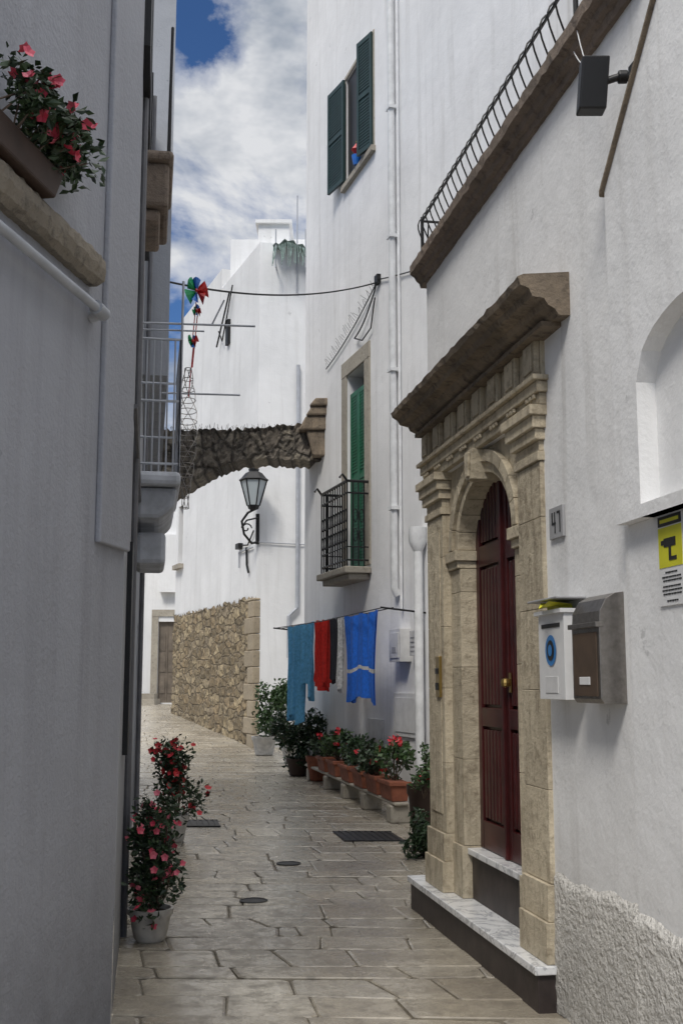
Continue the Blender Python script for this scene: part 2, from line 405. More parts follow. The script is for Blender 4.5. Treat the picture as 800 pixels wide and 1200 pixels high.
# portal
mb=MB()
def ped(u0,u1):
    mb.box(BF,u0-.02,u1+.03,.0,.20,.222,.42);mb.box(BF,u0-.01,u1+.015,.0,.185,.422,.60)
    z=.603
    for h in [.46,.5,.42,.48,.30]:
        z2=min(z+h,2.76);mb.box(BF,u0,u1,.0,.165,z,z2-.002)
        z=z2
    mb.box(BF,u0-.01,u1+.015,.0,.18,2.762,2.81);mb.box(BF,u0,u1,.0,.167,2.812,2.87)
    mb.box(BF,u0-.02,u1+.03,.0,.195,2.872,2.93);mb.box(BF,u0-.04,u1+.05,.0,.215,2.932,2.995);mb.box(BF,u0-.06,u1+.07,.0,.235,2.997,3.05)
ped(6.05,6.42);ped(8.04,8.47)
for a,b_ in ((6.423,6.66),(7.80,8.037)):
    mb.box(BF,a,b_,-.12,.125,.222,.55)
    z=.553
    for h in (.55,.6,.5,.6):
        z2=min(z+h,2.36);mb.box(BF,a,b_,-.12,.11,z,z2-.002);z=z2
    mb.box(BF,a,b_,-.12,.13,2.362,2.41);mb.box(BF,a-.02 if a>7 else a,b_ if a>7 else b_+.02,-.12,.15,2.412,2.48)
mb.box(BF,8.11,8.40,.165,.172,.72,2.66)
mb.done('pilasters',['lime'],R,.010)
mb=MB()
cu,rx,zs_,rz=7.23,.57,2.483,.42
def ep(t,s,s2=None):
    s2=s2 or s
    return cu+rx*s*math.cos(t),zs_+rz*s2*math.sin(t)
n=11
for i in range(n):   # voussoirs
    t0=math.pi*i/n+.004;t1=math.pi*(i+1)/n-.004
    for (sa,sb,o0,o1) in ((1.0,1.12,-.12,.125),(1.123,1.27,-.12,.15)):
        vs=[];K=4
        for o_ in (o0,o1):
            for s_ in (sa,sb):
                for k in range(K+1):
                    t=t0+(t1-t0)*k/K;a,z=ep(t,s_,1+(s_-1)*1.25);vs.append(BF(a,o_,min(z,3.045)))
        def I(o_,s_,k): return (o_*2+s_)*(K+1)+k
        fs=[]
        for k in range(K):
            fs+=[(I(1,0,k),I(1,0,k+1),I(1,1,k+1),I(1,1,k)),(I(0,0,k),I(0,0,k+1),I(1,0,k+1),I(1,0,k)),(I(0,1,k),I(0,1,k+1),I(1,1,k+1),I(1,1,k))]
        for k in (0,K): fs.append((I(0,0,k),I(0,1,k),I(1,1,k),I(1,0,k)))
        mb.add(vs,fs)
for i in range(24):
    t0=math.pi*i/24;t1=math.pi*(i+1)/24
    a0,z0=ep(t0,1.1);a1,z1=ep(t1,1.1)
    mb.quad(BF(a0,.11,z0),BF(a1,.11,z1),BF(a1,.11,3.05),BF(a0,.11,3.05))
mb.quad(BF(6.42,.11,2.48),BF(cu-rx*1.1,.11,2.48),BF(cu-rx*1.1,.11,3.05),BF(6.42,.11,3.05))
mb.quad(BF(8.04,.11,2.48),BF(cu+rx*1.1,.11,2.48),BF(cu+rx*1.1,.11,3.05),BF(8.04,.11,3.05))
mb.prism(BF,[(cu-.055,2.86),(cu+.055,2.86),(cu+.08,3.049),(cu-.08,3.049)],.0,.21)
mb.prism(BF,[(cu-.03,2.88),(cu+.03,2.88),(cu+.045,3.03),(cu-.045,3.03)],.21,.225)
mb.done('arch',['lime'],R,.004)
mb=MB()
mb.box(BF,5.99,8.52,.0,.18,3.052,3.115);mb.box(BF,5.97,8.53,.0,.20,3.117,3.175);mb.box(BF,5.95,8.55,.0,.225,3.177,3.205)
mb.box(BF,6.0,8.50,.0,.165,3.207,3.42)
nb=8;st=(2.48-.19)/(nb-1)
for i in range(nb):
    a=6.01+i*st
    mb.box(BF,a,a+.19,.166,.195,3.207,3.418);mb.box(BF,a+.03,a+.16,.196,.205,3.24,3.39)
    for k in range(3): mb.box(BF,a+.02+k*.055,a+.055+k*.055,.181,.197,3.09,3.116)
mb.done('entablature',['lime'],R,.006)
mb=MB()
prof=[(.0,3.422),(.20,3.422),(.22,3.45),(.26,3.468),(.28,3.50),(.34,3.51),(.355,3.545),(.40,3.565),(.41,3.60),(.38,3.62),(.0,3.66)]
def cornice(u0,u1,prof,jit=.0,ns=40):
    rows=[]
    for i in range(ns+1):
        a=u0+(u1-u0)*i/ns
        rows.append([BF(a,oo+random.uniform(-jit,jit)*(oo>.15),z+random.uniform(-jit,jit)*(oo>.15)) for oo,z in prof])
    m_=len(prof);vs=[p for r_ in rows for p in r_]
    fs=[(i*m_+j,i*m_+(j+1)%m_,(i+1)*m_+(j+1)%m_,(i+1)*m_+j) for i in range(ns) for j in range(m_)]
    fs+=[tuple(range(m_)),tuple(ns*m_+j for j in range(m_))]
    mb.add(vs,fs)
cornice(5.62,8.58,prof,.005)
mb.box(BF,5.75,8.50,.0,.245,3.40,3.425)
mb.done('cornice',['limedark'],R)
mb=MB();mb.box(BF,6.01,8.76,-.1,.27,.178,.22);mb.box(BF,6.662,7.798,-.14,.09,.50,.54);mb.done('marble_step',['marble'],R,.006)
mb=MB();mb.box(BF,6.032,8.73,-.1,.25,-.02,.177);mb.box(BF,6.663,7.797,-.14,.06,.221,.499);mb.done('step_riser',['basalt'],R,.004)
# door
mb=MB();DO=.055
mb.box(BF,6.5,8.0,-.13+DO,-.09+DO,.541,3.0)
def leaf(a,b_):
    mb.box(BF,a,a+.07,-.09+DO,-.055+DO,.545,2.98);mb.box(BF,b_-.07,b_,-.09+DO,-.055+DO,.545,2.98)
    for z0,z1 in ((.545,.72),(1.32,1.44),(2.36,2.50)): mb.box(BF,a+.071,b_-.071,-.09+DO,-.057+DO,z0,z1)
    for k in range(6):
        c0=a+.085+k*.068
        for z0,z1 in ((.74,1.30),(1.46,2.34),(2.52,2.96)): mb.box(BF,c0,c0+.045,-.09+DO,-.062+DO,z0,z1)
leaf(6.66,7.222);leaf(7.238,7.80)
mb.box(BF,7.21,7.25,-.09+DO,-.035+DO,.545,2.98)
mb.done('red_door',['red'],R,.004)
mb=MB();mb.lathe(BF(7.12,.03,1.6),[(.0,-.03),(.025,-.02),(.03,0),(.025,.02),(0,.03)],12);mb.box(BF,7.10,7.14,-.0,.004,1.54,1.66);mb.done('door_knob',['brass'],R)
mb=MB();mb.box(BF,8.10,8.20,.166,.185,1.50,1.78,0);mb.box(BF,8.12,8.18,.185,.195,1.55,1.60,1);mb.box(BF,8.12,8.18,.185,.195,1.66,1.70,1);mb.done('intercom',['brass','ink'],R,.003)
# terrace cornice + railing
mb=MB()
sp=[(.10,4.60),(.165,4.60),(.175,4.635),(.20,4.65),(.21,4.68),(.245,4.70),(.25,4.765),(.10,4.775)]
cornice(4.62,8.60,sp,.005,70)
mb.done('terrace_cornice',['slabst'],R)
mb=MB()
u0,u1=5.35,8.5;ro=.17;zb,zt=4.79,5.10
mb.tube([BF(u0,ro,zt),BF(u1,ro,zt)],.010,6);mb.tube([BF(u0,ro,zb+.02),BF(u1,ro,zb+.02)],.007,6)
mb.tube([BF(u1,ro,zt),BF(u1,-.5,zt)],.010,6)
for e in (u0,u1): mb.tube([BF(e,ro,zb-.02),BF(e,ro,zt+.03)],.014,6)
k=27
for i in range(1,k):
    a=u0+(u1-u0)*i/k
    mb.tube([BF(a+.03*math.sin(2*math.pi*t),ro+.06*math.sin(math.pi*t)*(1-t*.4)-.035*math.sin(2*math.pi*t),zb+(zt-zb)*t) for t in [j/10 for j in range(11)]],.0055,5)
for i in range(6):
    a=ro-.05-.08*i;mb.tube([BF(u1,a,zb),BF(u1+.03,a,(zb+zt)/2),BF(u1,a,zt)],.006,5)
mb.done('terrace_railing',['iron'],R)

# number plate
R=root('house_number_plate',BF(5.86,.15,2.41))
mb=MB();mb.box(BF,5.77,5.96,WO+.001,WO+.015,2.325,2.485,0)
def seg(u0,u1,z0,z1): mb.box(BF,u0-.38,u1-.38,WO+.015,WO+.018,z0-.06,z1-.06,1)
seg(6.285,6.30,2.46,2.52);seg(6.245,6.30,2.455,2.468);seg(6.25,6.262,2.41,2.52)
seg(6.18,6.225,2.508,2.52);seg(6.18,6.192,2.41,2.508)
mb.done('plate',['plate','ink'],R,.002)

# mailboxes
def O(x): return WO+x
R=root('white_mailbox',BF(5.7,.2,1.75))
mb=MB();a,b_=5.56,5.91;mb.box(BF,a,b_,O(.002),O(.105),1.52,1.93,0);mb.box(BF,a-.012,b_+.012,O(.002),O(.125),1.93,1.95,0)
mb.box(BF,a+.05,b_-.05,O(.105),O(.109),1.865,1.885,1);mb.box(BF,a+.09,b_-.09,O(.105),O(.108),1.55,1.63,2)
c=(a+b_)/2
for r_,o_,mi in ((.075,.1085,3),(.05,.1105,1),(.028,.1125,3)):
    vs=[BF(c,O(o_),1.755)]+[BF(c+r_*math.cos(t*math.pi/12),O(o_),1.755+r_*math.sin(t*math.pi/12)) for t in range(24)]
    mb.add(vs,[(0,1+i,1+(i+1)%24) for i in range(24)],mi)
mb.done('box',['boxwhite','ink','panel','blueprint'],R,.004)
mb=MB();mb.box(BF,a-.03,b_+.03,O(0),O(.15),1.995,2.005,0)
mb.add([BF(5.62,O(.03),1.975),BF(5.82,O(.05),1.96),BF(5.80,O(.13),1.99),BF(5.66,O(.12),1.965),BF(5.72,O(.17),1.955),BF(5.60,O(.16),1.985)],[(0,1,2,3),(3,2,4),(3,4,5),(0,3,5)],1)
mb.box(BF,a+.12,b_-.06,O(.01),O(.08),1.951,1.975,1)
mb.done('lid_with_leaflet',['plate','yellow'],R,.003)
R=root('steel_mailbox',BF(5.26,.2,1.75))
mb=MB();a,b_=5.10,5.42
prof=[(0.001,1.51),(.105,1.51),(.12,1.53),(.12,1.84),(.115,1.91),(.085,1.965),(.04,1.99),(0.001,1.995)]
vs=[BF(a,O(x),z) for x,z in prof]+[BF(b_,O(x),z) for x,z in prof];k=len(prof)
mb.add(vs,[tuple(range(k)),tuple(range(2*k-1,k-1,-1))]+[(i,(i+1)%k,k+(i+1)%k,k+i) for i in range(k)],0)
mb.box(BF,a+.025,b_-.025,O(.12),O(.126),1.54,1.82,1);mb.box(BF,a+.1,b_-.1,O(.126),O(.13),1.59,1.625,2)
mb.box(BF,a-.006,b_+.006,O(.10),O(.138),1.84,1.862,0)
mb.done('box',['steel','brown','boxwhite'],R,.004)

# surveillance sign
R=root('surveillance_sign',BF(4.56,.18,2.1))
mb=MB();q=.171;a,b_=4.45,4.67
mb.box(BF,a,b_,q,q+.006,1.90,2.262,0)
mb.box(BF,a+.01,b_-.01,q+.006,q+.008,2.215,2.255,2);mb.box(BF,a+.01,b_-.01,q+.006,q+.008,2.05,2.21,1)
mb.box(BF,a+.03,b_-.03,q+.008,q+.009,2.228,2.242,1)
c=(a+b_)/2
P=lambda u0,u1,z0,z1:mb.box(BF,c+u0,c+u1,q+.008,q+.010,z0,z1,2)
P(-.05,.05,2.13,2.165);P(.05,.075,2.14,2.158);P(-.01,.01,2.085,2.13);P(-.055,.01,2.075,2.09)
for w_,z in [(.10,2.03),(.16,2.012),(.17,1.998),(.15,1.975),(.17,1.96),(.16,1.945),(.10,1.918)]:
    x=c-w_/2;rn=random.Random(int(z*1000))
    while x<c+w_/2-.01:
        l=rn.uniform(.01,.03);mb.box(BF,x,min(x+l,c+w_/2),q+.006,q+.008,z-.003,z+.003,2);x+=l+.005
mb.done('panel',['signw','yellow','ink'],R)
# floodlight
R=root('floodlight',BF(4.9,.3,4.2))
mb=MB()
mb.box(BF,4.72,4.79,O(.001),O(.03),4.13,4.28)
mb.tube([BF(4.75,O(.02),4.21),BF(4.76,O(.09),4.21),BF(4.80,O(.15),4.20)],.018,8)
mb.tube([BF(4.75,O(.05),4.21),BF(4.76,O(.09),4.21)],.030,10)
A=BF(4.81,O(.18),4.19)
vs=[A+Vector((x+(.012 if z>0 else 0),y+(-.03 if z>0 else .02),z)) for z in (-.11,.11) for y in (-.03,.05) for x in (-.07,.05)]
mb.add(vs,[(0,1,3,2),(4,6,7,5),(0,4,5,1),(2,3,7,6),(0,2,6,4),(1,5,7,3)])
mb.done('body',['black'],R,.008)
mb=MB()
def arc(a,b_,s_): return [a.lerp(b_,t)-Vector((0,0,s_*4*t*(1-t))) for t in [i/8 for i in range(9)]]
mb.tube(arc(A+Vector((0,0,.1)),BF(5.45,O(.03),4.80),.06),.003,5);mb.tube(arc(A+Vector((.02,0,.1)),BF(5.25,O(.08),4.80),.12),.003,5);mb.done('cable',['pipe'],R)

# ------------------------------------------------------------------ building C
R=root('tall_white_house',(1,16,0))
mb=MB()
mb.wall(CF,9.8,21.7,0,15.2,holes=[(17.65,19.1,9.9,11.8),(18.1,19.05,3.36,6.57)],depth=.28)
mb.quad(CF(21.7,0,0),CF(21.7,-6,0),CF(21.7,-6,15.2),CF(21.7,0,15.2))
mb.quad(CF(9.8,0,15.2),CF(21.7,0,15.2),CF(21.7,-6,15.2),CF(9.8,-6,15.2))
mb.done('facade',['whitec'],R)
mb=MB()
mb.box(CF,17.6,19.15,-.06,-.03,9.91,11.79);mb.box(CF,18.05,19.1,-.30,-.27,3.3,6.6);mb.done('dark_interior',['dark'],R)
mb=MB()
def frame(a,b_,z0,z1,w,o0=-.02,o1=.025,sill=True):
    mb.box(CF,a-w,a-.001,o0,o1,z0,z1);mb.box(CF,b_+.001,b_+w,o0,o1,z0,z1);mb.box(CF,a-w,b_+w,o0,o1+.004,z1+.001,z1+w)
    if sill: mb.box(CF,a-w-.04,b_+w+.04,o0,o1+.06,z0-.1,z0-.001)
frame(17.65,19.1,9.9,11.8,.07,o1=.012);frame(18.1,19.05,3.36,6.57,.26,sill=False)
mb.done('stone_frames',['limegrey'],R,.008)
def shutter(mb,fr,hinge,ang,wd,z0,z1,o0=.03):
    ca,sa=math.cos(math.radians(ang)),math.sin(math.radians(ang))
    def P(r_,t,z): return fr(hinge+r_*ca-t*sa,o0+r_*sa+t*ca,z)
    L=lambda r0,r1,t0,t1,a,b2: mb.box(P,r0,r1,t0,t1,a,b2)
    L(0,.06,0,.045,z0,z1);L(wd-.06,wd,0,.045,z0,z1)
    for z in (z0,(z0+z1)/2-.04,z1-.08): L(.061,wd-.061,.002,.043,z,z+.08)
    z=z0+.1
    while z<z1-.1:
        if abs(z-(z0+z1)/2)>.07: L(.061,wd-.061,.008,.036,z,z+.03)
        z+=.05
    L(.06,wd-.06,.018,.024,z0,z1)
mb=MB();shutter(mb,CF,19.06,9,.62,9.95,11.78);shutter(mb,CF,17.64,14,.44,9.92,11.85,.0);mb.done('window_shutters',['greend'],R)
mb=MB();shutter(mb,CF,18.11,0,.465,3.38,6.25,-.08);shutter(mb,CF,18.58,0,.42,3.38,6.25,-.08);mb.done('balcony_shutters',['green'],R)
mb=MB();c=CF(18.35,.06,9.92);mb.lathe(c,[(.05,0),(.08,.16),(.06,.17)],12,0);mb.lathe(c+Vector((0,0,.26)),[(0,-.1),(.09,0),(0,.12)],8,1);mb.lathe(c+Vector((.05,0,.40)),[(0,-.08),(.06,0),(0,.08)],8,2);mb.done('window_toy',['pb','pr','yellow'],R)
mb=MB();mb.box(CF,17.82,19.4,0.001,.42,3.22,3.32);mb.box(CF,17.9,19.32,.001,.34,3.13,3.219);mb.done('balcony_slab',['limegrey'],R,.015)
mb=MB()
pa,pb_,oo=17.9,19.3,.36
def rail(z,r=.016): mb.tube([CF(pa,0,z),CF(pa,oo,z),CF(pb_,oo,z),CF(pb_,0,z)],r,6)
rail(3.42);rail(4.62,.024);rail(4.44);rail(3.62,.01)
posts=[(pa,o_) for o_ in (.09,.18,.27)]+[(pa+(pb_-pa)*i/11,oo) for i in range(12)]+[(pb_,o_) for o_ in (.09,.18,.27)]
for a,o_ in posts: mb.tube([CF(a,o_,3.33),CF(a,o_,4.62)],.013,6)
for i in range(11):
    a=pa+(pb_-pa)*(i+.5)/11
    for zc in (3.8,4.1):
        mb.tube([CF(a+.045*math.cos(t),oo,zc+.1*math.sin(t)) for t in [j*math.pi/5 for j in range(11)]],.008,5)
for o_ in (.13,.23):
    for zc in (3.8,4.1): mb.tube([CF(pa,o_+.035*math.cos(t),zc+.1*math.sin(t)) for t in [j*math.pi/5 for j in range(11)]],.008,5)
for a in (pa,pb_): mb.tube([CF(a,oo,4.62),CF(a,oo+.08,4.72),CF(a,oo+.12,4.66)],.02,6)
mb.done('balcony_railing',['iron'],R)
mb=MB();mb.tube([CF(16.62,.07,15.2),CF(16.62,.07,2.9),CF(16.62,.02,2.8)],.055,10);mb.tube([CF(16.42,.04,14),CF(16.42,.04,2.6)],.02,8)
for z in (4,6,8,10,12,14): mb.box(CF,16.54,16.70,.0,.13,z,z+.05)
mb.tube([CF(15.6,.1,3.35),CF(15.6,.1,.0)],.06,12);mb.lathe(CF(15.6,.1,3.3),[(.06,0),(.12,.12),(.12,.32),(.1,.32)],14)
mb.done('drainpipes',['pipe'],R,smooth=True)
mb=MB();mb.box(CF,16.15,16.6,.002,.16,1.88,2.32);mb.box(CF,16.2,16.55,.16,.17,1.93,2.27);mb.box(CF,15.68,15.95,.002,.1,1.95,2.28)
mb.box(CF,16.3,16.45,.17,.175,2.0,2.08,1)
mb.box(CF,15.75,16.8,.002,.03,.88,1.46);mb.box(CF,15.82,16.73,.03,.04,.94,1.40);mb.box(CF,17.3,17.95,.002,.025,.78,1.08)
for z in (2.0,2.06,2.12,2.18): mb.box(CF,15.72,15.91,.1,.104,z,z+.02,1)
mb.done('meter_cabinets',['panel','plate'],R,.006)
mb=MB()
mb.tube(arc(CF(13.5,.02,6.75),CF(17.4,.03,7.65),.05),.010,5);mb.tube(arc(CF(17.4,.03,7.65),CF(18.5,.05,7.05),.12)+[CF(18.1,.05,6.9),CF(17.7,.04,6.98),CF(17.5,.04,7.4)],.012,5)
mb.tube(arc(CF(17.5,.03,7.6),CF(20.2,.03,7.0),.08),.010,5)
rn=random.Random(2)
for i in range(34):
    a=17.5+i*.08;z=7.6-i*.017;mb.tube([CF(a,.03,z-.02),CF(a+rn.uniform(-.06,.08),.08+rn.uniform(-.04,.04),z+rn.uniform(.03,.11))],.003,4)
mb.box(CF,17.33,17.47,.0,.06,7.58,7.72)
mb.done('wall_cables',['iron'],R)
mb=MB();mb.box(CF,14.2,15.4,.0,.12,13.05,13.25);mb.box(CF,14.3,15.3,.0,.08,12.9,13.049);mb.done('upper_sill',['limegrey'],R,.01)

# laundry
R=root('clothes_line',CF(18.5,.45,2.55))
mb=MB()
for a in (15.6,21.5): mb.tube([CF(a,0,2.5),CF(a,.62,2.56)],.014,6)
for o_ in (.45,.58): mb.tube([CF(15.6,o_,2.56),CF(18.5,o_,2.53),CF(21.5,o_,2.56)],.008,5)
mb.done('rack',['iron'],R)
def cloth(name,a,b_,zt,zb,mat_,amp=.05,fr_=9,shape=0,seed=0,trim=None):
    rn=random.Random(seed);mb=MB();nu,nz=44,24;vs=[]
    ph=[rn.uniform(0,6) for _ in range(4)]
    for side in range(2):
        for j in range(nz+1):
            t=j/nz
            for i in range(nu+1):
                s_=i/nu
                pinch=1-.10*math.sin(math.pi*t*.9)
                uu=(a+b_)/2+(s_-.5)*(b_-a)*pinch
                z=zt-(zt-zb)*t*(1+.04*math.sin(s_*7+ph[0])+.015*math.sin(s_*19+ph[1]))-.04*math.sin(math.pi*((s_*2)%1))*(1-t)
                if shape==1: z=z+(zt-zb)*.16*t*(s_>.5)  # unequal halves
                oo=.45+amp*(.3+t)*math.sin(s_*fr_+ph[1]+t*1.2)+amp*.5*math.sin(s_*fr_*2.3+ph[2]+t)+amp*.25*math.sin(s_*fr_*5+ph[3])+.02*side+.02
                vs.append(CF(uu,oo,z))
    fs=[];mi=[]
    for side in range(2):
        base=side*(nu+1)*(nz+1)
        for j in range(nz):
            for i in range(nu):
                if shape==2 and j>nz*.3 and abs((i+.5)/nu-.5)<.035: continue
                q=base+j*(nu+1)+i;fs.append((q,q+1,q+nu+2,q+nu+1));mi.append(1 if trim and j in trim else 0)
    mb.add(vs,fs);mb.mi=mi;mb.done(name,[mat_,'cpale'],R,smooth=True)
cloth('light_blue_trousers',19.9,20.9,2.57,1.0,'clblue',.06,11,2,1)
cloth('light_blue_shirt',19.3,19.95,2.57,1.35,'clblue',.05,9,1,2)
cloth('red_shirt',18.75,19.25,2.57,1.5,'cred',.05,9,1,3)
cloth('red_towel',18.4,18.72,2.57,1.58,'cred',.03,8,0,4)
cloth('dark_shirt',18.0,18.36,2.57,1.62,'cdark',.03,7,0,5)
cloth('pale_cloth',17.75,17.98,2.57,1.5,'cpale',.03,7,0,6)
cloth('blue_towel',16.15,17.6,2.57,1.36,'cblue',.04,10,0,7,trim=(15,))

# ------------------------------------------------------------------ arch across the street
R=root('stone_arch',(-1.5,20,5.5))
mb=MB()
bot=[(-3.4,4.6),(-2.85,4.92),(-2.5,5.14),(-2.23,5.30),(-1.9,5.42),(-1.63,5.48),(-1.19,5.50),(-.74,5.46),(-.52,5.47),(.1,5.5)]
top=[(-3.4,6.0),(-2.5,6.0),(-1.63,6.02),(-.74,6.1),(-.58,6.16)]
def interp(P,x):
    for (a,za),(b_,zb) in zip(P,P[1:]):
        if a<=x<=b_: return za+(zb-za)*(x-a)/(b_-a)
    return P[-1][1]
n=80;vs=[];y0,y1=19.7,20.5
rn=random.Random(5);K=10
for i in range(n+1):
    x=-3.4+i*3.5/n;zb=interp(bot,x)+rn.uniform(-.03,.03);zt=interp(top,x)+rn.uniform(-.035,.035)
    for k in range(K+1):
        t=k/K;vs.append((x,y0+rn.uniform(-.03,.03)-(.05 if k==K else 0),zb+(zt-zb)*t))
    for k in range(K+1):
        t=k/K;vs.append((x,y1,zt+(zb-zt)*t))
m_=2*(K+1)
mb.add(vs,[(i*m_+j,i*m_+(j+1)%m_,(i+1)*m_+(j+1)%m_,(i+1)*m_+j) for i in range(n) for j in range(m_)])
mb.done('arch_span',['archst'],R)
mb=MB()
mb.prism(W0,[(-.75,5.95),(.3,5.95),(.3,6.2),(-.62,6.2)],19.45,20.4);mb.prism(W0,[(-.62,6.203),(.3,6.203),(.3,6.36),(-.52,6.36)],19.4,20.4)
mb.prism(W0,[(-.56,6.363),(.3,6.363),(.3,6.5),(-.45,6.5)],19.35,20.4);mb.prism(W0,[(-.5,5.5),(.3,5.5),(.3,5.947),(-.62,5.947)],19.5,20.4)
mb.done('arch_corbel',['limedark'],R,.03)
mb=MB()
for i in range(75):
    x=-3.3+i*.035
    mb.tube([(x,19.75,6.0),(x+rn.uniform(-.05,.05),19.72+rn.uniform(-.05,.05),6.0+rn.uniform(.05,.13))],.004,4)
mb.done('bird_spikes',['steel'],R)

# ------------------------------------------------------------------ building D
R=root('corner_house',(-3,30,0))
mb=MB()
mb.wall(DF,29.77,38.65,3.62,12.7,holes=[(37.75,38.35,5.25,7.1)],depth=.3)
DC=DF(29.77,0,0)
def DR(u,o,z): return Vector((DC.x+.985*u, DC.y+.17*u-o, z))
mb.quad(DR(0,0,0),DR(6,0,0),DR(6,0,12.7),DR(0,0,12.7))
mb.quad(DF(29.77,0,12.7),DF(38.65,0,12.7),DF(38.65,-4,12.7),DR(6,0,12.7))
mb.quad(DF(38.65,0,0),DF(38.65,-4,0),DF(38.65,-4,12.7),DF(38.65,0,12.7))
def box3(x0,x1,y0_,y1_,z0,z1): mb.box(W0,x0,x1,y0_,y1_,z0,z1)
box3(-2.15,-1.35,28.2,30,12.7,13.35);box3(-2.22,-1.28,28.1,30.1,13.35,13.44)
box3(-3.1,-1.0,30.6,33,12.7,13.9);box3(-1.2,2,28.6,31,12.7,12.9)
mb.box(DF,33.5,38.6,-.4,-.002,12.7,13.3)
mb.done('walls',['whitefar'],R)
mb=MB()
nu,nz=90,36;vs=[];rn=random.Random(21)
for j in range(nz+1):
    for i in range(nu+1):
        vs.append(DF(29.77+(38.65-29.77)*i/nu,.03+rn.uniform(-.02,.035),3.66*j/nz+(0 if j<nz else rn.uniform(-.07,.07))))
mb.add(vs,[(j*(nu+1)+i,j*(nu+1)+i+1,(j+1)*(nu+1)+i+1,(j+1)*(nu+1)+i) for j in range(nz) for i in range(nu)])
mb.done('rubble_base',['rubble'],R)
mb=MB();z=-.02;i=0
while z<3.6:
    w=.8 if i%2 else .5
    mb.box(DF,29.74,29.74+w,-.1,.075,z,min(z+.39,3.64));i+=1;z+=.4
mb.done('quoins',['quoin'],R,.02)
mb=MB();mb.box(DF,37.6,38.5,-.32,-.28,5.2,7.2);mb.box(DF,37.72,38.0,-.2,-.15,5.25,7.1,1);mb.done('window',['dark','brown'],R)
mb=MB();mb.box(DF,37.6,38.5,.001,.15,5.1,5.24);mb.done('window_sill',['limegrey'],R)
mb=MB();mb.tube([DR(1.0,.08,9.5),DR(1.0,.08,3.4),DR(.8,.08,3.2),DR(.8,.08,2.2)],.045,8);mb.tube([DF(30.0,.04,4.9),DF(31.2,.04,4.9),DF(31.2,.04,4.5)],.02,6);mb.tube([DR(.05,.05,5.0),DR(1.6,.05,4.95),DR(2.2,.05,4.95)],.015,6);mb.tube([DR(.95,.05,14.0),DR(.95,.05,11.4)],.02,6);mb.done('drainpipe',['pipegrey'],R)
mb=MB();mb.tube([DF(32.3,.1,12.2),DF(33.6,.1,11.0)],.025,6);mb.tube([DF(32.0,.1,12.3),DF(33.0,.1,11.0),DF(33.4,.1,11.4)],.02,6);mb.box(DF,32.5,32.75,.0,.08,10.8,11.5)
mb.done('wall_fixtures',['iron'],R)
R2=root('roof_canopy',(-1.2,27.6,12.4))
mb=MB();vs=[];nn=14
for j in range(5):
    for i in range(nn+1):
        x=-1.72+i*1.05/nn;y=27.4+j*.3;vs.append((x,y,12.62-abs(i/nn-.35)*.45+.05*math.sin(i*2.1)+.06*(j/4)+.04*math.sin(j*3)))
mb.add(vs,[(j*(nn+1)+i,j*(nn+1)+i+1,(j+1)*(nn+1)+i+1,(j+1)*(nn+1)+i) for j in range(4) for i in range(nn)],0)
rn=random.Random(8)
for i in range(26): 
    x=-1.7+i*.04;mb.tube([(x,27.4,12.55-abs(i/26-.35)*.4),(x+rn.uniform(-.08,.15),27.38,12.15-rn.uniform(0,.25))],.01,4,0)
for x in (-1.65,-.9): mb.tube([(x,27.45,11.9),(x,27.45,12.9)],.02,6,1);mb.tube([(x,27.45,12.0),(x,28.2,12.0)],.02,6,1)
mb.done('sheet',['net','pipegrey'],R2)

# street lamp on D
R=root('street_lamp',(-2.05,27.2,6.2))
mb=MB();lx,ly=-2.12,27.25
wallp=DR(.02,0,0)
mb.box(W0,wallp.x-.05,wallp.x+.04,wallp.y-.05,wallp.y+.0,4.95,5.7)
mb.tube([(wallp.x,27.75,5.0),(-2.18,27.6,4.95),(-2.35,27.4,5.15),(-2.4,27.3,5.45),(-2.25,27.25,5.65),(lx,ly,5.72)],.03,8);mb.tube([(wallp.x,27.75,5.6),(-2.3,27.5,5.5),(-2.4,27.3,5.3)],.022,6)
mb.tube([(-2.3+.13*math.cos(t)*(1-t/9),27.45,5.3+.13*math.sin(t)*(1-t/9)) for t in [k*.5 for k in range(14)]],.018,6)
mb.lathe((lx,ly,5.7),[(.03,0),(.12,.04),(.14,.10),(.15,.13)],6)
mb.lathe((lx,ly,6.42),[(.34,0),(.36,.03),(.30,.08),(.20,.2),(.12,.24),(.13,.3),(.05,.36),(.03,.42),(.05,.46),(0,.52)],6)
for k in range(6):
    a=2*math.pi*k/6;mb.tube([(lx+.15*math.cos(a),ly+.15*math.sin(a),5.82),(lx+.32*math.cos(a),ly+.32*math.sin(a),6.44)],.018,5)
mb.done('bracket_and_frame',['iron'],R)
mb=MB();mb.lathe((lx,ly,5.83),[(.14,0),(.305,.59)],6);mb.done('lantern_glass',['glass'],R)
mb=MB();mb.box(DF,31.0,31.3,.0,.12,4.98,5.12);mb.tube([DF(30.9,.05,5.05),DF(30.4,.05,5.0),DF(29.9,.05,5.3)],.02,5);mb.tube([DF(30.5,.05,4.95),DF(30.45,.05,4.5),DF(30.3,.05,4.3)],.03,5);mb.done('junction_box',['iron'],R)

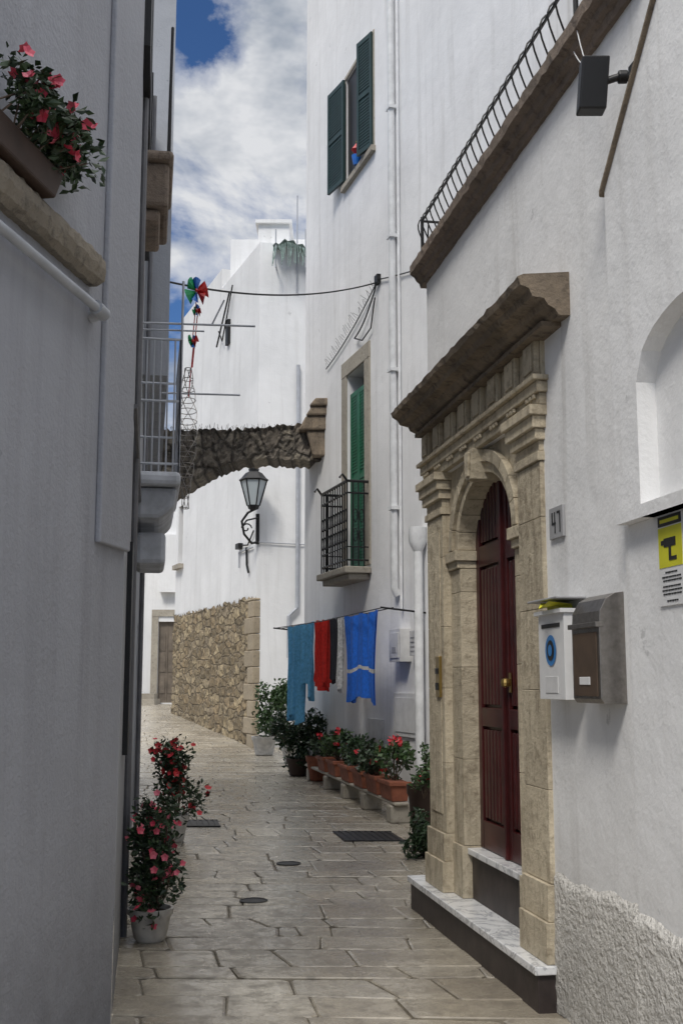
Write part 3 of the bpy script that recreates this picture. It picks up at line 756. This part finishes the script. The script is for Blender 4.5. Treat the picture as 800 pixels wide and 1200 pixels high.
# far facade
R=root('far_white_house',(-8,44,0))
mb=MB()
def EF(u,o,z): return Vector((u,44+.05*u-o,z))
mb.wall(EF,-16,2,.5,10.5,holes=[(-6.95,-6.3,.85,3.9)],depth=.25)
mb.box(EF,-16,-9,-.01,3,.5,8);mb.box(EF,-6.9,-6.2,.0,.35,5.0,7.2)
mb.done('walls',['whitefar'],R)
mb=MB();mb.box(EF,-7.05,-6.2,-.18,-.14,.7,4.0,0);mb.box(EF,-6.65,-6.6,-.14,-.11,.8,4.0,0)
for z in (1.2,2.0,2.8): mb.box(EF,-6.9,-6.68,-.14,-.12,z,z+.6,0);mb.box(EF,-6.57,-6.35,-.14,-.12,z,z+.6,0)
mb.done('door',['fardoor'],R)
mb=MB();mb.box(EF,-7.2,-6.952,.0,.05,.8,4.1);mb.box(EF,-6.298,-6.05,.0,.05,.8,4.1);mb.box(EF,-7.2,-6.05,.0,.06,4.102,4.35);mb.box(EF,-8.4,-6.8,.1,1.5,.6,1.0);mb.box(EF,-8.0,-6.9,.1,.9,1.0,1.2);mb.done('stone_trim',['limegrey'],R)

# ------------------------------------------------------------------ left buildings
R=root('left_house_with_ledge',(-1.3,5,0))
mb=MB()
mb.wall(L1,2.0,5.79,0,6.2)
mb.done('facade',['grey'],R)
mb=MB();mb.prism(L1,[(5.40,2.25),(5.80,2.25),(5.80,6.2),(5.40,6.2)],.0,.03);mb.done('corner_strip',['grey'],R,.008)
mb=MB();ns=60;rows=[];PR=((-.02,3.44),(.04,3.435),(.07,3.46),(.085,3.51),(.08,3.56),(.06,3.585),(-.02,3.59))
for i in range(ns+1):
    a=3.2+(5.24-3.2)*i/ns
    rows.append([L1(a,oo+random.uniform(-.006,.006)*(oo>.01),z+random.uniform(-.006,.006)) for oo,z in PR])
vs=[p for r_ in rows for p in r_];k=len(PR)
mb.add(vs,[(i*k+j,i*k+(j+1)%k,(i+1)*k+(j+1)%k,(i+1)*k+j) for i in range(ns) for j in range(k)]+[tuple(range(k)),tuple(ns*k+j for j in range(k))])
mb.done('stone_ledge',['ledge'],R)
mb=MB();mb.tube([L1(3.2,.06,3.32),L1(5.22,.06,3.32)],.022,12);mb.tube([L1(5.18,.06,3.32),L1(5.28,.06,3.315)],.034,12);mb.tube([L1(5.26,.06,3.315),L1(5.26,.0,3.30)],.028,10);mb.done('pipe',['pipegrey'],R,smooth=True)

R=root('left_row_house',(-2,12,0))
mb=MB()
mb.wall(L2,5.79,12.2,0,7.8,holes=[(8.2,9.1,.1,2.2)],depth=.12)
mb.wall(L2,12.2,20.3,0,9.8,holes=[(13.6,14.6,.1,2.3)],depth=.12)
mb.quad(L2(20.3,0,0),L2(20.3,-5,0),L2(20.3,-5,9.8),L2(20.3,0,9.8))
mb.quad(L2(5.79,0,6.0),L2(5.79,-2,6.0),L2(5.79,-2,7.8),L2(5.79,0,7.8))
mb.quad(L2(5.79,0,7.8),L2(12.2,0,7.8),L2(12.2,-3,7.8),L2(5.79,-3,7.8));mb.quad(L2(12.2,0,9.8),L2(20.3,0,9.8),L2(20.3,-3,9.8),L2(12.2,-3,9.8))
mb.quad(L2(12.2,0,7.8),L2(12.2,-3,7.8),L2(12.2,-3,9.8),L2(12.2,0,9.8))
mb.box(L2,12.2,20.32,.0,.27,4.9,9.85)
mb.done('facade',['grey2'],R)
mb=MB();mb.box(L2,8.15,9.15,-.13,-.1,.05,2.25);mb.box(L2,13.5,14.7,-.13,-.1,.05,2.35);mb.done('doors',['brown'],R)
mb=MB()
mb.box(L2,8.1,8.9,.001,.20,5.08,5.42);mb.box(L2,8.05,9.0,.001,.23,5.421,5.50);mb.box(L2,8.15,8.8,.001,.14,4.98,5.079)
mb.done('stone_bracket',['slabst'],R,.03)
mb=MB()
for u_,o_ in ((7.7,.02),(11.4,.06),(12.0,.05)): mb.tube([L2(u_,o_,.0),L2(u_,o_,7.7)],.022,8)
mb.tube([L2(6.2,.03,3.1),L2(12,.03,3.15)],.015,6);mb.done('pipes',['pipedark'],R)
mb=MB()
for z,tops in ((5.7,7.3),):
    for a in (7.0,8.15,10.2): mb.box(L2,a,a+.7,.001,.05,z,tops,0)
mb.tube([L2(8.1,.19,5.5),L2(8.1,.2,6.5),L2(8.95,.2,6.5),L2(8.95,.19,5.5)],.012,6)
for i in range(8): mb.tube([L2(8.1+i*.12,.2,5.5),L2(8.1+i*.12,.2,6.5)],.007,5)
mb.box(L2,6.6,7.1,.001,.03,1.2,2.4,0)
mb.done('dark_shutters',['iron'],R)
mb=MB()
mb.box(L2,9.65,11.3,.001,.37,3.26,3.38);mb.prism(lambda u,o,z:L2(o,u,z),[(0,2.98),(.2,2.98),(.32,3.08),(.35,3.258),(0,3.258)],9.75,11.2)
mb.box(L2,10.0,10.9,.001,.26,2.62,2.9)
mb.done('balcony_slab',['balc'],R,.04)
mb=MB()
bo=.35
for z in (4.55,3.45,4.0): mb.tube([L2(9.7,.0,z),L2(9.7,bo,z),L2(11.2,bo,z),L2(11.2,0,z)],.013,6)
for o_ in (.06,.12,.18,.24,.30,.35): mb.tube([L2(9.7,o_,3.38),L2(9.7,o_,4.55)],.008,5)
for i in range(16): mb.tube([L2(9.7+i*.1,bo,3.38),L2(9.7+i*.1,bo,4.55)],.008,5)
mb.done('balcony_railing',['pipegrey'],R)
R=root('clothes_drying_rack',(-1.2,10,4.9))
mb=MB()
mb.tube([L2(9.8,.0,4.72),L2(9.8,1.0,4.74)],.010,6);mb.tube([L2(9.8,.0,4.66),L2(9.8,.55,4.67)],.008,6);mb.tube([L2(10.8,.2,4.35),L2(10.8,.95,4.36)],.010,6)
mb.tube([L2(9.75,.35,3.4),L2(9.75,.36,5.1)],.012,6);mb.tube([L2(9.8,.62,4.74),L2(9.75,.72,4.95)],.008,5)
mb.done('rods',['pipegrey'],R)
mb=MB()
for k in range(5):
    pts=[];ph=k*1.25
    for i in range(70):
        t=i/69;a=ph+t*9;r_=.03+.06*math.sin(math.pi*min(1,t*1.1))
        pts.append(L2(9.9+r_*math.cos(a)*1.5,.42+r_*math.sin(a),4.35-t*1.25))
    mb.tube(pts,.0035,4)
for j in range(14):
    t=j/13;r_=.03+.06*math.sin(math.pi*min(1,t*1.1));mb.tube([L2(9.9+r_*math.cos(a)*1.5,.42+r_*math.sin(a),4.35-t*1.25) for a in [q*math.pi/5 for q in range(11)]],.0035,4)
mb.done('wire_coil',['steel'],R)
def pinwheel(c,r_,seed=0):
    R=root('pinwheel',c);mb=MB();c=Vector(c);rn=random.Random(seed);order=[0,1,2,2,1,0]
    for k in range(6):
        a=k*math.pi/3+rn.uniform(-.2,.2);rk=r_*rn.uniform(.75,1.15)
        d=Vector((math.cos(a)*.6,math.cos(a)*.6,math.sin(a)));e=Vector((math.cos(a+.95)*.6,math.cos(a+.95)*.3,math.sin(a+.95)));y=Vector((0,-1,0))
        vs=[c]
        for q in range(5):
            t=q/4;vs.append(c+(d*(1-t)+e*t)*rk*(1.1-.25*abs(t-.4))+y*.05*math.sin(math.pi*t))
        vs.append(c+e*rk*.35+y*.04)
        mb.add(vs,[(0,1,2),(0,2,3),(0,3,4),(0,4,5),(0,5,6)],order[k])
    mb.done('vanes',['pr','pb','pg'],R)
    mb=MB();mb.tube([c+Vector((0,.03,0)),c+Vector((-.04,.05,-.5))],.005,5);mb.lathe(c+Vector((0,-.03,-.02)),[(0,0),(.015,.02),(0,.04)],8);mb.done('stick',['pr'],R)
pinwheel(tuple(L2(9.85,.48,5.05)),.15,1);pinwheel(tuple(L2(9.9,.46,4.60)),.07,2);pinwheel(tuple(L2(9.9,.49,4.88)),.06,3)

R=root('overhead_cable',(0,14,6.8))
mb=MB();A=L2(12.3,.25,6.0);B=CF(17.4,.05,7.6)
mb.tube([A.lerp(B,t)-Vector((0,0,.7*t*(1-t))) for t in [i/24 for i in range(25)]],.012,6);mb.done('cable',['iron'],R)

# ------------------------------------------------------------------ street ironwork
def disc(name,x,y,r_):
    mb=MB();mb.lathe((x,y,0),[(r_,-.005),(r_,.008),(r_*.85,.010),(r_*.84,.006),(r_*.1,.006)],24);mb.done(name,['iron'])
disc('manhole_cover',-.47,10.56,.11);disc('manhole_cover',-.65,8.8,.105)
def grate(name,x0,x1,y0_,y1_):
    R=root(name,((x0+x1)/2,(y0_+y1_)/2,0));mb=MB()
    sk=lambda u,o,z:Vector((u-.17*(o-y0_),o,z))
    mb.box(sk,x0,x1,y0_,y1_,-.02,.006)
    k=9
    for i in range(k): mb.box(sk,x0+(x1-x0)*(i+.15)/k,x0+(x1-x0)*(i+.75)/k,y0_+.03,y1_-.03,.0065,.012)
    for yy in (y0_,y1_-.025): mb.box(sk,x0,x1,yy,yy+.025,.0065,.013)
    mb.done('frame',['iron'],R)
grate('drain_grate',.03,.66,12.0,12.75);grate('drain_grate',-1.95,-1.35,13.2,13.8)

# ------------------------------------------------------------------ plants
def blob(c,r,n):
    c=Vector(c);lobes=[(c+Vector((random.uniform(-.6,.6)*r[0],random.uniform(-.6,.6)*r[1],random.uniform(-.7,.7)*r[2])),random.uniform(.25,.5)) for _ in range(n)]
    def fn():
        l,s_=random.choice(lobes)
        while True:
            v=Vector((random.uniform(-1,1),random.uniform(-1,1),random.uniform(-1,1)))
            if .25<v.length<1: break
        return l+Vector((v.x*r[0]*s_,v.y*r[1]*s_,v.z*r[2]*s_))
    return fn,lobes
def plant(name,c,r,nl,size,leaf,petal=None,nf=0,fs=.03,pot=None,potr=.14,poth=.22,potmat='potwhite',base=None,lobes=9):
    R=root(name,c)
    fn,lb=blob(c,r,lobes);mb=MB();mb.leaves(nl,fn,size,0)
    z0=base if base is not None else c[2]-r[2]
    for l,_ in lb: mb.tube([(c[0],c[1],z0),((c[0]+l.x)/2+.02,(c[1]+l.y)/2,(z0+l.z)/2),tuple(l)],.006,5,1)
    mb.done('foliage',[leaf,'brown'],R)
    if petal:
        mb=MB()
        for _ in range(nf):
            p=fn();d=(p-Vector(c));d=Vector((d.x*1.12,d.y*1.12-.02,d.z*1.1));mb.flower(Vector(c)+d,fs*random.uniform(.7,1.2),0)
        mb.done('flowers',[petal],R)
    if pot:
        x,y,z=pot;h=poth;q=potr
        mb=MB();mb.lathe((x,y,z),[(q*.62,0),(q*.75,.02),(q*.95,h*.75),(q*1.05,h*.82),(q*1.08,h),(q*.95,h),(q*.9,h*.85),(0.01,h*.85)],24);mb.done('pot',[potmat],R,smooth=True)
        mb=MB();mb.lathe((x,y,z+h*.86),[(q*.9,0),(.01,.01)],16);mb.done('soil',['soil'],R)
    return R
plant('potted_mandevilla',(-1.18,7.5,.55),(.20,.24,.40),1900,.05,'leafd','pink',60,.028,(-1.20,7.49,0),.135,.2,base=.15,lobes=14)
plant('potted_mandevilla',(-1.36,8.6,.62),(.16,.25,.28),800,.05,'leafd','pink',26,.026,(-1.40,8.6,0),.12,.2,base=.15,lobes=8)
plant('potted_mandevilla',(-1.66,11.9,.64),(.33,.3,.40),1700,.055,'leafd','redp',70,.038,(-1.72,12.0,0),.16,.27,base=.2,lobes=14)
# ledge planter
R=root('ledge_flower_planter',L1(4.4,.05,3.7))
mb=MB();mb.prism(L1,[(3.4,3.592),(4.60,3.592),(4.68,3.73),(3.4,3.73)],.002,.11);mb.done('planter_box',['brownpot'],R,.01)
fn,lb=blob(L1(4.50,.11,3.85),(.16,.58,.13),20);mb=MB();mb.leaves(1400,fn,.05,0)
for k in range(18):
    a=L1(random.uniform(4.0,4.65),.09,3.72);mb.tube([a,a+Vector((random.uniform(0,.12),random.uniform(0,.2),random.uniform(.08,.22)))],.004,4,1)
mb.done('foliage',['leafd','brown'],R)
mb=MB()
for _ in range(34):
    c=fn()+Vector((.03,-.02,.02))
    for _k in range(2): mb.flower(c+Vector((random.gauss(0,.01),random.gauss(0,.01),random.gauss(0,.01))),.027,0)
mb.done('flowers',['pink'],R)

# row of planters along C
R=root('planter_stand',RF(16.5,0,.2))
mb=MB()
mb.box(RF,13.7,20.2,-.09,.09,.20,.24,1)
for a in (13.75,15.2,16.6,18.0,19.6):
    mb.box(RF,a,a+.22,-.12,.12,0,.199,0)
mb.done('stones_and_plank',['limegrey','limegrey'],R,.02)
def planter(u,kind,w=.62,petal='redp',n=520):
    c=RF(u+w/2,0,.4);R=root('terracotta_flower_box',c)
    mb=MB();mb.add([RF(u+dx,do,z) for (dx,do,z) in [(.03,-.09,.245),(w-.03,-.09,.245),(w-.03,.09,.245),(.03,.09,.245),(0,-.12,.46),(w,-.12,.46),(w,.12,.46),(0,.12,.46)]],[(0,1,2,3),(0,1,5,4),(1,2,6,5),(2,3,7,6),(3,0,4,7),(4,5,6,7)])
    mb.box(RF,u-.01,u+w+.01,.12,.135,.42,.47);mb.box(RF,u-.015,u-.0,-.13,.135,.42,.47)
    mb.done('box',['terra'],R,.006)
    hz=random.uniform(.16,.34)
    fn,lb=blob(c+Vector((0,0,.16+hz*.5)),(.28,.42,hz),10);mb=MB();mb.leaves(n,fn,.07,0,1.4)
    for l,_ in lb: mb.tube([(c.x,c.y,.44),tuple(l)],.006,4,1)
    mb.done('foliage',[kind,'brown'],R)
    if petal:
        mb=MB()
        for _ in range(6):
            q=fn()+Vector((0,0,.08))
            for _k in range(6): mb.flower(q+Vector((random.gauss(0,.02),random.gauss(0,.02),random.gauss(0,.02))),.028,0)
        mb.done('flowers',[petal],R)
planter(13.75,'leafm');planter(14.55,'leafd',petal='redp');planter(15.4,'leafd',petal=None);planter(16.3,'leafd',petal=None);planter(17.3,'leafm',petal='redp');planter(18.2,'leafd',petal=None)
plant('potted_shrub',(-.85,20.4,.5),(.42,.4,.48),1800,.09,'leafd',pot=(-.75,20.3,0),potr=.2,poth=.3,potmat='brownpot',base=.2)
plant('potted_shrub',(-.4,19.3,.75),(.3,.3,.4),700,.09,'leafd',pot=(-.4,19.3,0),potr=.18,poth=.4,potmat='terra',base=.3)
plant('potted_oleander',(-1.5,25.9,1.0),(.48,.4,.66),1700,.11,'leafm',pot=(-1.72,26.0,0),potr=.27,poth=.42,base=.3,lobes=12)
plant('potted_oleander',(-1.0,23.5,.7),(.35,.4,.5),900,.10,'leafd',pot=(-1.0,23.5,0),potr=.2,poth=.3,base=.3)
plant('potted_vine',(.86,12.3,.72),(.14,.3,.22),500,.06,'leafm','redp',12,.03,pot=(.88,12.6,0),potr=.17,poth=.52,potmat='brownpot',base=.4)
plant('trailing_plant',(.72,10.9,.24),(.17,.28,.24),800,.06,'leafd',pot=(.84,11.0,0),potr=.14,poth=.25,potmat='brownpot',base=.05)

# ------------------------------------------------------------------ sky and light
w=bpy.data.worlds.new("World");S.world=w;w.use_nodes=True
nt=w.node_tree;bg=nt.nodes['Background'];bg.inputs[1].default_value=.13
sky=N(nt,'ShaderNodeTexSky',sky_type='NISHITA');sky.sun_disc=False
EL=math.radians(50);AZ=math.radians(202)
sky.sun_elevation=EL;sky.sun_rotation=AZ;sky.air_density=1.0;sky.dust_density=.2;sky.ozone_density=3.5
tc=N(nt,'ShaderNodeTexCoord').outputs['Generated']
mp=mapping(nt,tc,(1.2,1.2,2.2))
n1=noise(nt,mp,4.2,8,.58,.5)
r=ramp(nt,[(.44,0.0),(.51,.55),(.60,1.0)]);nt.links.new(n1,r.inputs[0])
n2=noise(nt,mp,6,5,.6)
cr=ramp(nt,[(.36,(2.4,2.75,3.3)),(.58,(5.6,5.7,5.9))]);nt.links.new(n2,cr.inputs[0])
blue=mix(nt,1.0,sky.outputs[0],(.36,.50,.68),'MULTIPLY')
c=mix(nt,r.outputs[0],blue,cr.outputs[0])
# unseen zenith brightened like an overcast sky, added to light the alley
sp=N(nt,'ShaderNodeSeparateXYZ');nt.links.new(tc,sp.inputs[0])
zr=ramp(nt,[(.60,0.0),(.82,1.0)]);nt.links.new(sp.outputs[2],zr.inputs[0])
c=mix(nt,zr.outputs[0],c,(19.0,18.8,18.6))
nt.links.new(c,bg.inputs[0])
sd=bpy.data.lights.new('sun','SUN');sd.energy=2.1;sd.angle=math.radians(14);sd.color=(1,.95,.87)
so=bpy.data.objects.new('sun',sd);COL.objects.link(so)
dirv=Vector((math.sin(AZ)*math.cos(EL),math.cos(AZ)*math.cos(EL),math.sin(EL)))
so.rotation_euler=dirv.to_track_quat('Z','Y').to_euler();so.location=(0,0,20)

cam=bpy.data.cameras.new('camera');co=bpy.data.objects.new('camera',cam);COL.objects.link(co);S.camera=co
cam.sensor_fit='VERTICAL';cam.sensor_height=24;cam.sensor_width=16;cam.lens=26.8;cam.clip_end=1000;cam.clip_start=.05
co.location=(0,0,1.6);co.rotation_euler=(math.pi/2+math.atan(200/1340),0,0)
S.view_settings.view_transform='Standard';S.view_settings.look='None';S.view_settings.exposure=0
